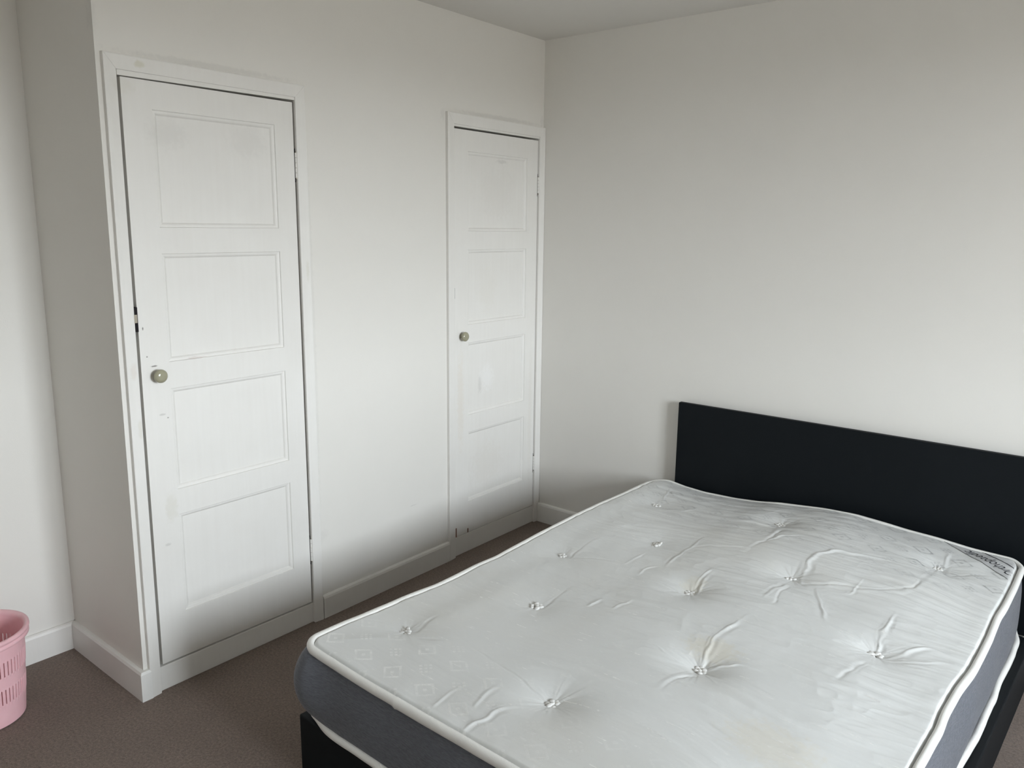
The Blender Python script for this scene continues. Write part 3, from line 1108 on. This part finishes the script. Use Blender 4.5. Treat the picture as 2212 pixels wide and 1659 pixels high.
def strip(p, q, wd, name, parent):
    n_ = 40
    d_ = (np.array(q) - np.array(p)); d_ = d_ / np.linalg.norm(d_)
    nn = np.array((-d_[1], d_[0]))
    V_, F_ = [], []
    for i in range(n_ + 1):
        c = np.array(p) + (np.array(q) - np.array(p)) * i / n_
        for s_ in (-1, 1):
            e_ = c + nn * wd * s_ / 2
            V_.append((e_[0], e_[1], float(Hz(e_[0], e_[1])[0]) - MZ + .0023))
    for i in range(n_):
        F_.append((2 * i, 2 * i + 1, 2 * i + 3, 2 * i + 2))
    return mesh_obj(name, V_, F_, M_ink, parent)


strip(h0 + dirv * .004, h1 - dirv * .012, .0010, 'label_edge', lab)
strip(np.array((1.409, 1.838)), np.array((1.289, 1.910)), .0042, 'label_line', lab)
fc = bpy.data.curves.new('lettering', 'FONT')
fc.body = 'Orthopaedic'
fc.size = .062
fc.shear = .25
fc.resolution_u = 3
fc.fill_mode = 'FRONT'
tmp = bpy.data.objects.new('lettering', fc)
COL.objects.link(tmp)
dg = bpy.context.evaluated_depsgraph_get()
tme = bpy.data.meshes.new_from_object(tmp.evaluated_get(dg))
bpy.data.objects.remove(tmp)
tv_ = np.array([v_.co[:] for v_ in tme.vertices])
wmax = tv_[:, 0].max()
bd = np.array((-.886, .463)); bu2 = np.array((-.463, -.886))
b0 = np.array((1.423, 1.806))
PP = b0 + np.outer(tv_[:, 0] / wmax * .186, bd) + np.outer(tv_[:, 1] * .9, bu2)
hz = Hz(PP[:, 0], PP[:, 1])
good = edge_dist(PP[:, 0], PP[:, 1]) > .010
TV = [(p[0], p[1], z - MZ + .0024) for p, z in zip(PP, hz)]
TF = [tuple(p.vertices) for p in tme.polygons if all(good[i] for i in p.vertices)]
used = sorted({i for f_ in TF for i in f_})
rem = {i: j for j, i in enumerate(used)}
mesh_obj('lettering', [TV[i] for i in used], [tuple(rem[i] for i in f_) for f_ in TF], M_ink, lab)

# ------------------------------------------------------------------ pink basket
BC = (-.285, -2.487)
bin_ = empty('laundry_basket', (BC[0], BC[1], 0), label='small round pink plastic basket with slotted sides on the carpet in the alcove', category='basket')
NS = 252


def bin_r(z):
    return .110 + .022 * (z / .285) ** .9


zs = [0.004, .02, .045, .066, .080] + [.080 + .048 * i / 4 for i in range(1, 5)] + [.134, .150, .164, .171] + [.171 + .048 * i / 4 for i in range(1, 5)] + [.226, .245, .262, .277, .285]
slot_rows = ((.080, .128), (.171, .219))
V, F = [], []
for layer, th_ in ((0, 0.0), (1, -.0026)):
    for z in zs:
        for i in range(NS):
            a = 2 * PI * i / NS
            r = bin_r(z) + th_
            if layer == 0 and (.078 <= z <= .130 or .169 <= z <= .221) and i % 4 in (0, 1):
                r += .0010
            V.append((r * math.cos(a), r * math.sin(a), z))
nz = len(zs)
hole = set()
for q in range(nz - 1):
    zm = (zs[q] + zs[q + 1]) / 2
    for i in range(NS):
        if any(a < zm < b for a, b in slot_rows) and i % 4 == 2:
            hole.add((q, i))
base = nz * NS
for q in range(nz - 1):
    for i in range(NS):
        j = (i + 1) % NS
        if (q, i) in hole:
            for (e0, e1, nb_) in (((q, i), (q + 1, i), (q, (i - 1) % NS)), ((q, j), (q + 1, j), (q, j)), ((q, i), (q, j), (q - 1, i)), ((q + 1, i), (q + 1, j), (q + 1, i))):
                if nb_ not in hole:
                    a, b = e0[0] * NS + e0[1], e1[0] * NS + e1[1]
                    F.append((a, b, base + b, base + a))
            continue
        a, b = q * NS + i, q * NS + j
        F.append((a, b, b + NS, a + NS))
        F.append((base + a, base + a + NS, base + b + NS, base + b))
for i in range(NS):
    j = (i + 1) % NS
    F.append((i, base + i, base + j, j))
mesh_obj('body', V, F, M_pink, bin_)
MB().lathe([(.0001, .003), (.108, .003), (.1085, .006), (.107, .008), (.0001, .008)], 96).build('bottom', M_pink)
bo = bpy.data.objects['bottom']; bo.parent = bin_
rt_ = bin_r(.285)
rim = MB().lathe([(r_, z_ + .015) for r_, z_ in [(rt_ - .003, .262), (rt_ - .0035, .271), (rt_ + .002, .279), (rt_ + .008, .2805), (rt_ + .0125, .278), (rt_ + .0135, .272), (rt_ + .0118, .268), (rt_ + .0095, .2665), (rt_ + .0095, .262), (rt_ + .0112, .260), (rt_ + .0112, .252), (rt_ + .009, .2505), (rt_ + .0075, .254), (rt_ + .006, .268), (rt_ + .001, .268), (rt_ - .003, .262)]], 120)
rim.build('rim', M_pink, smooth=True).parent = bin_
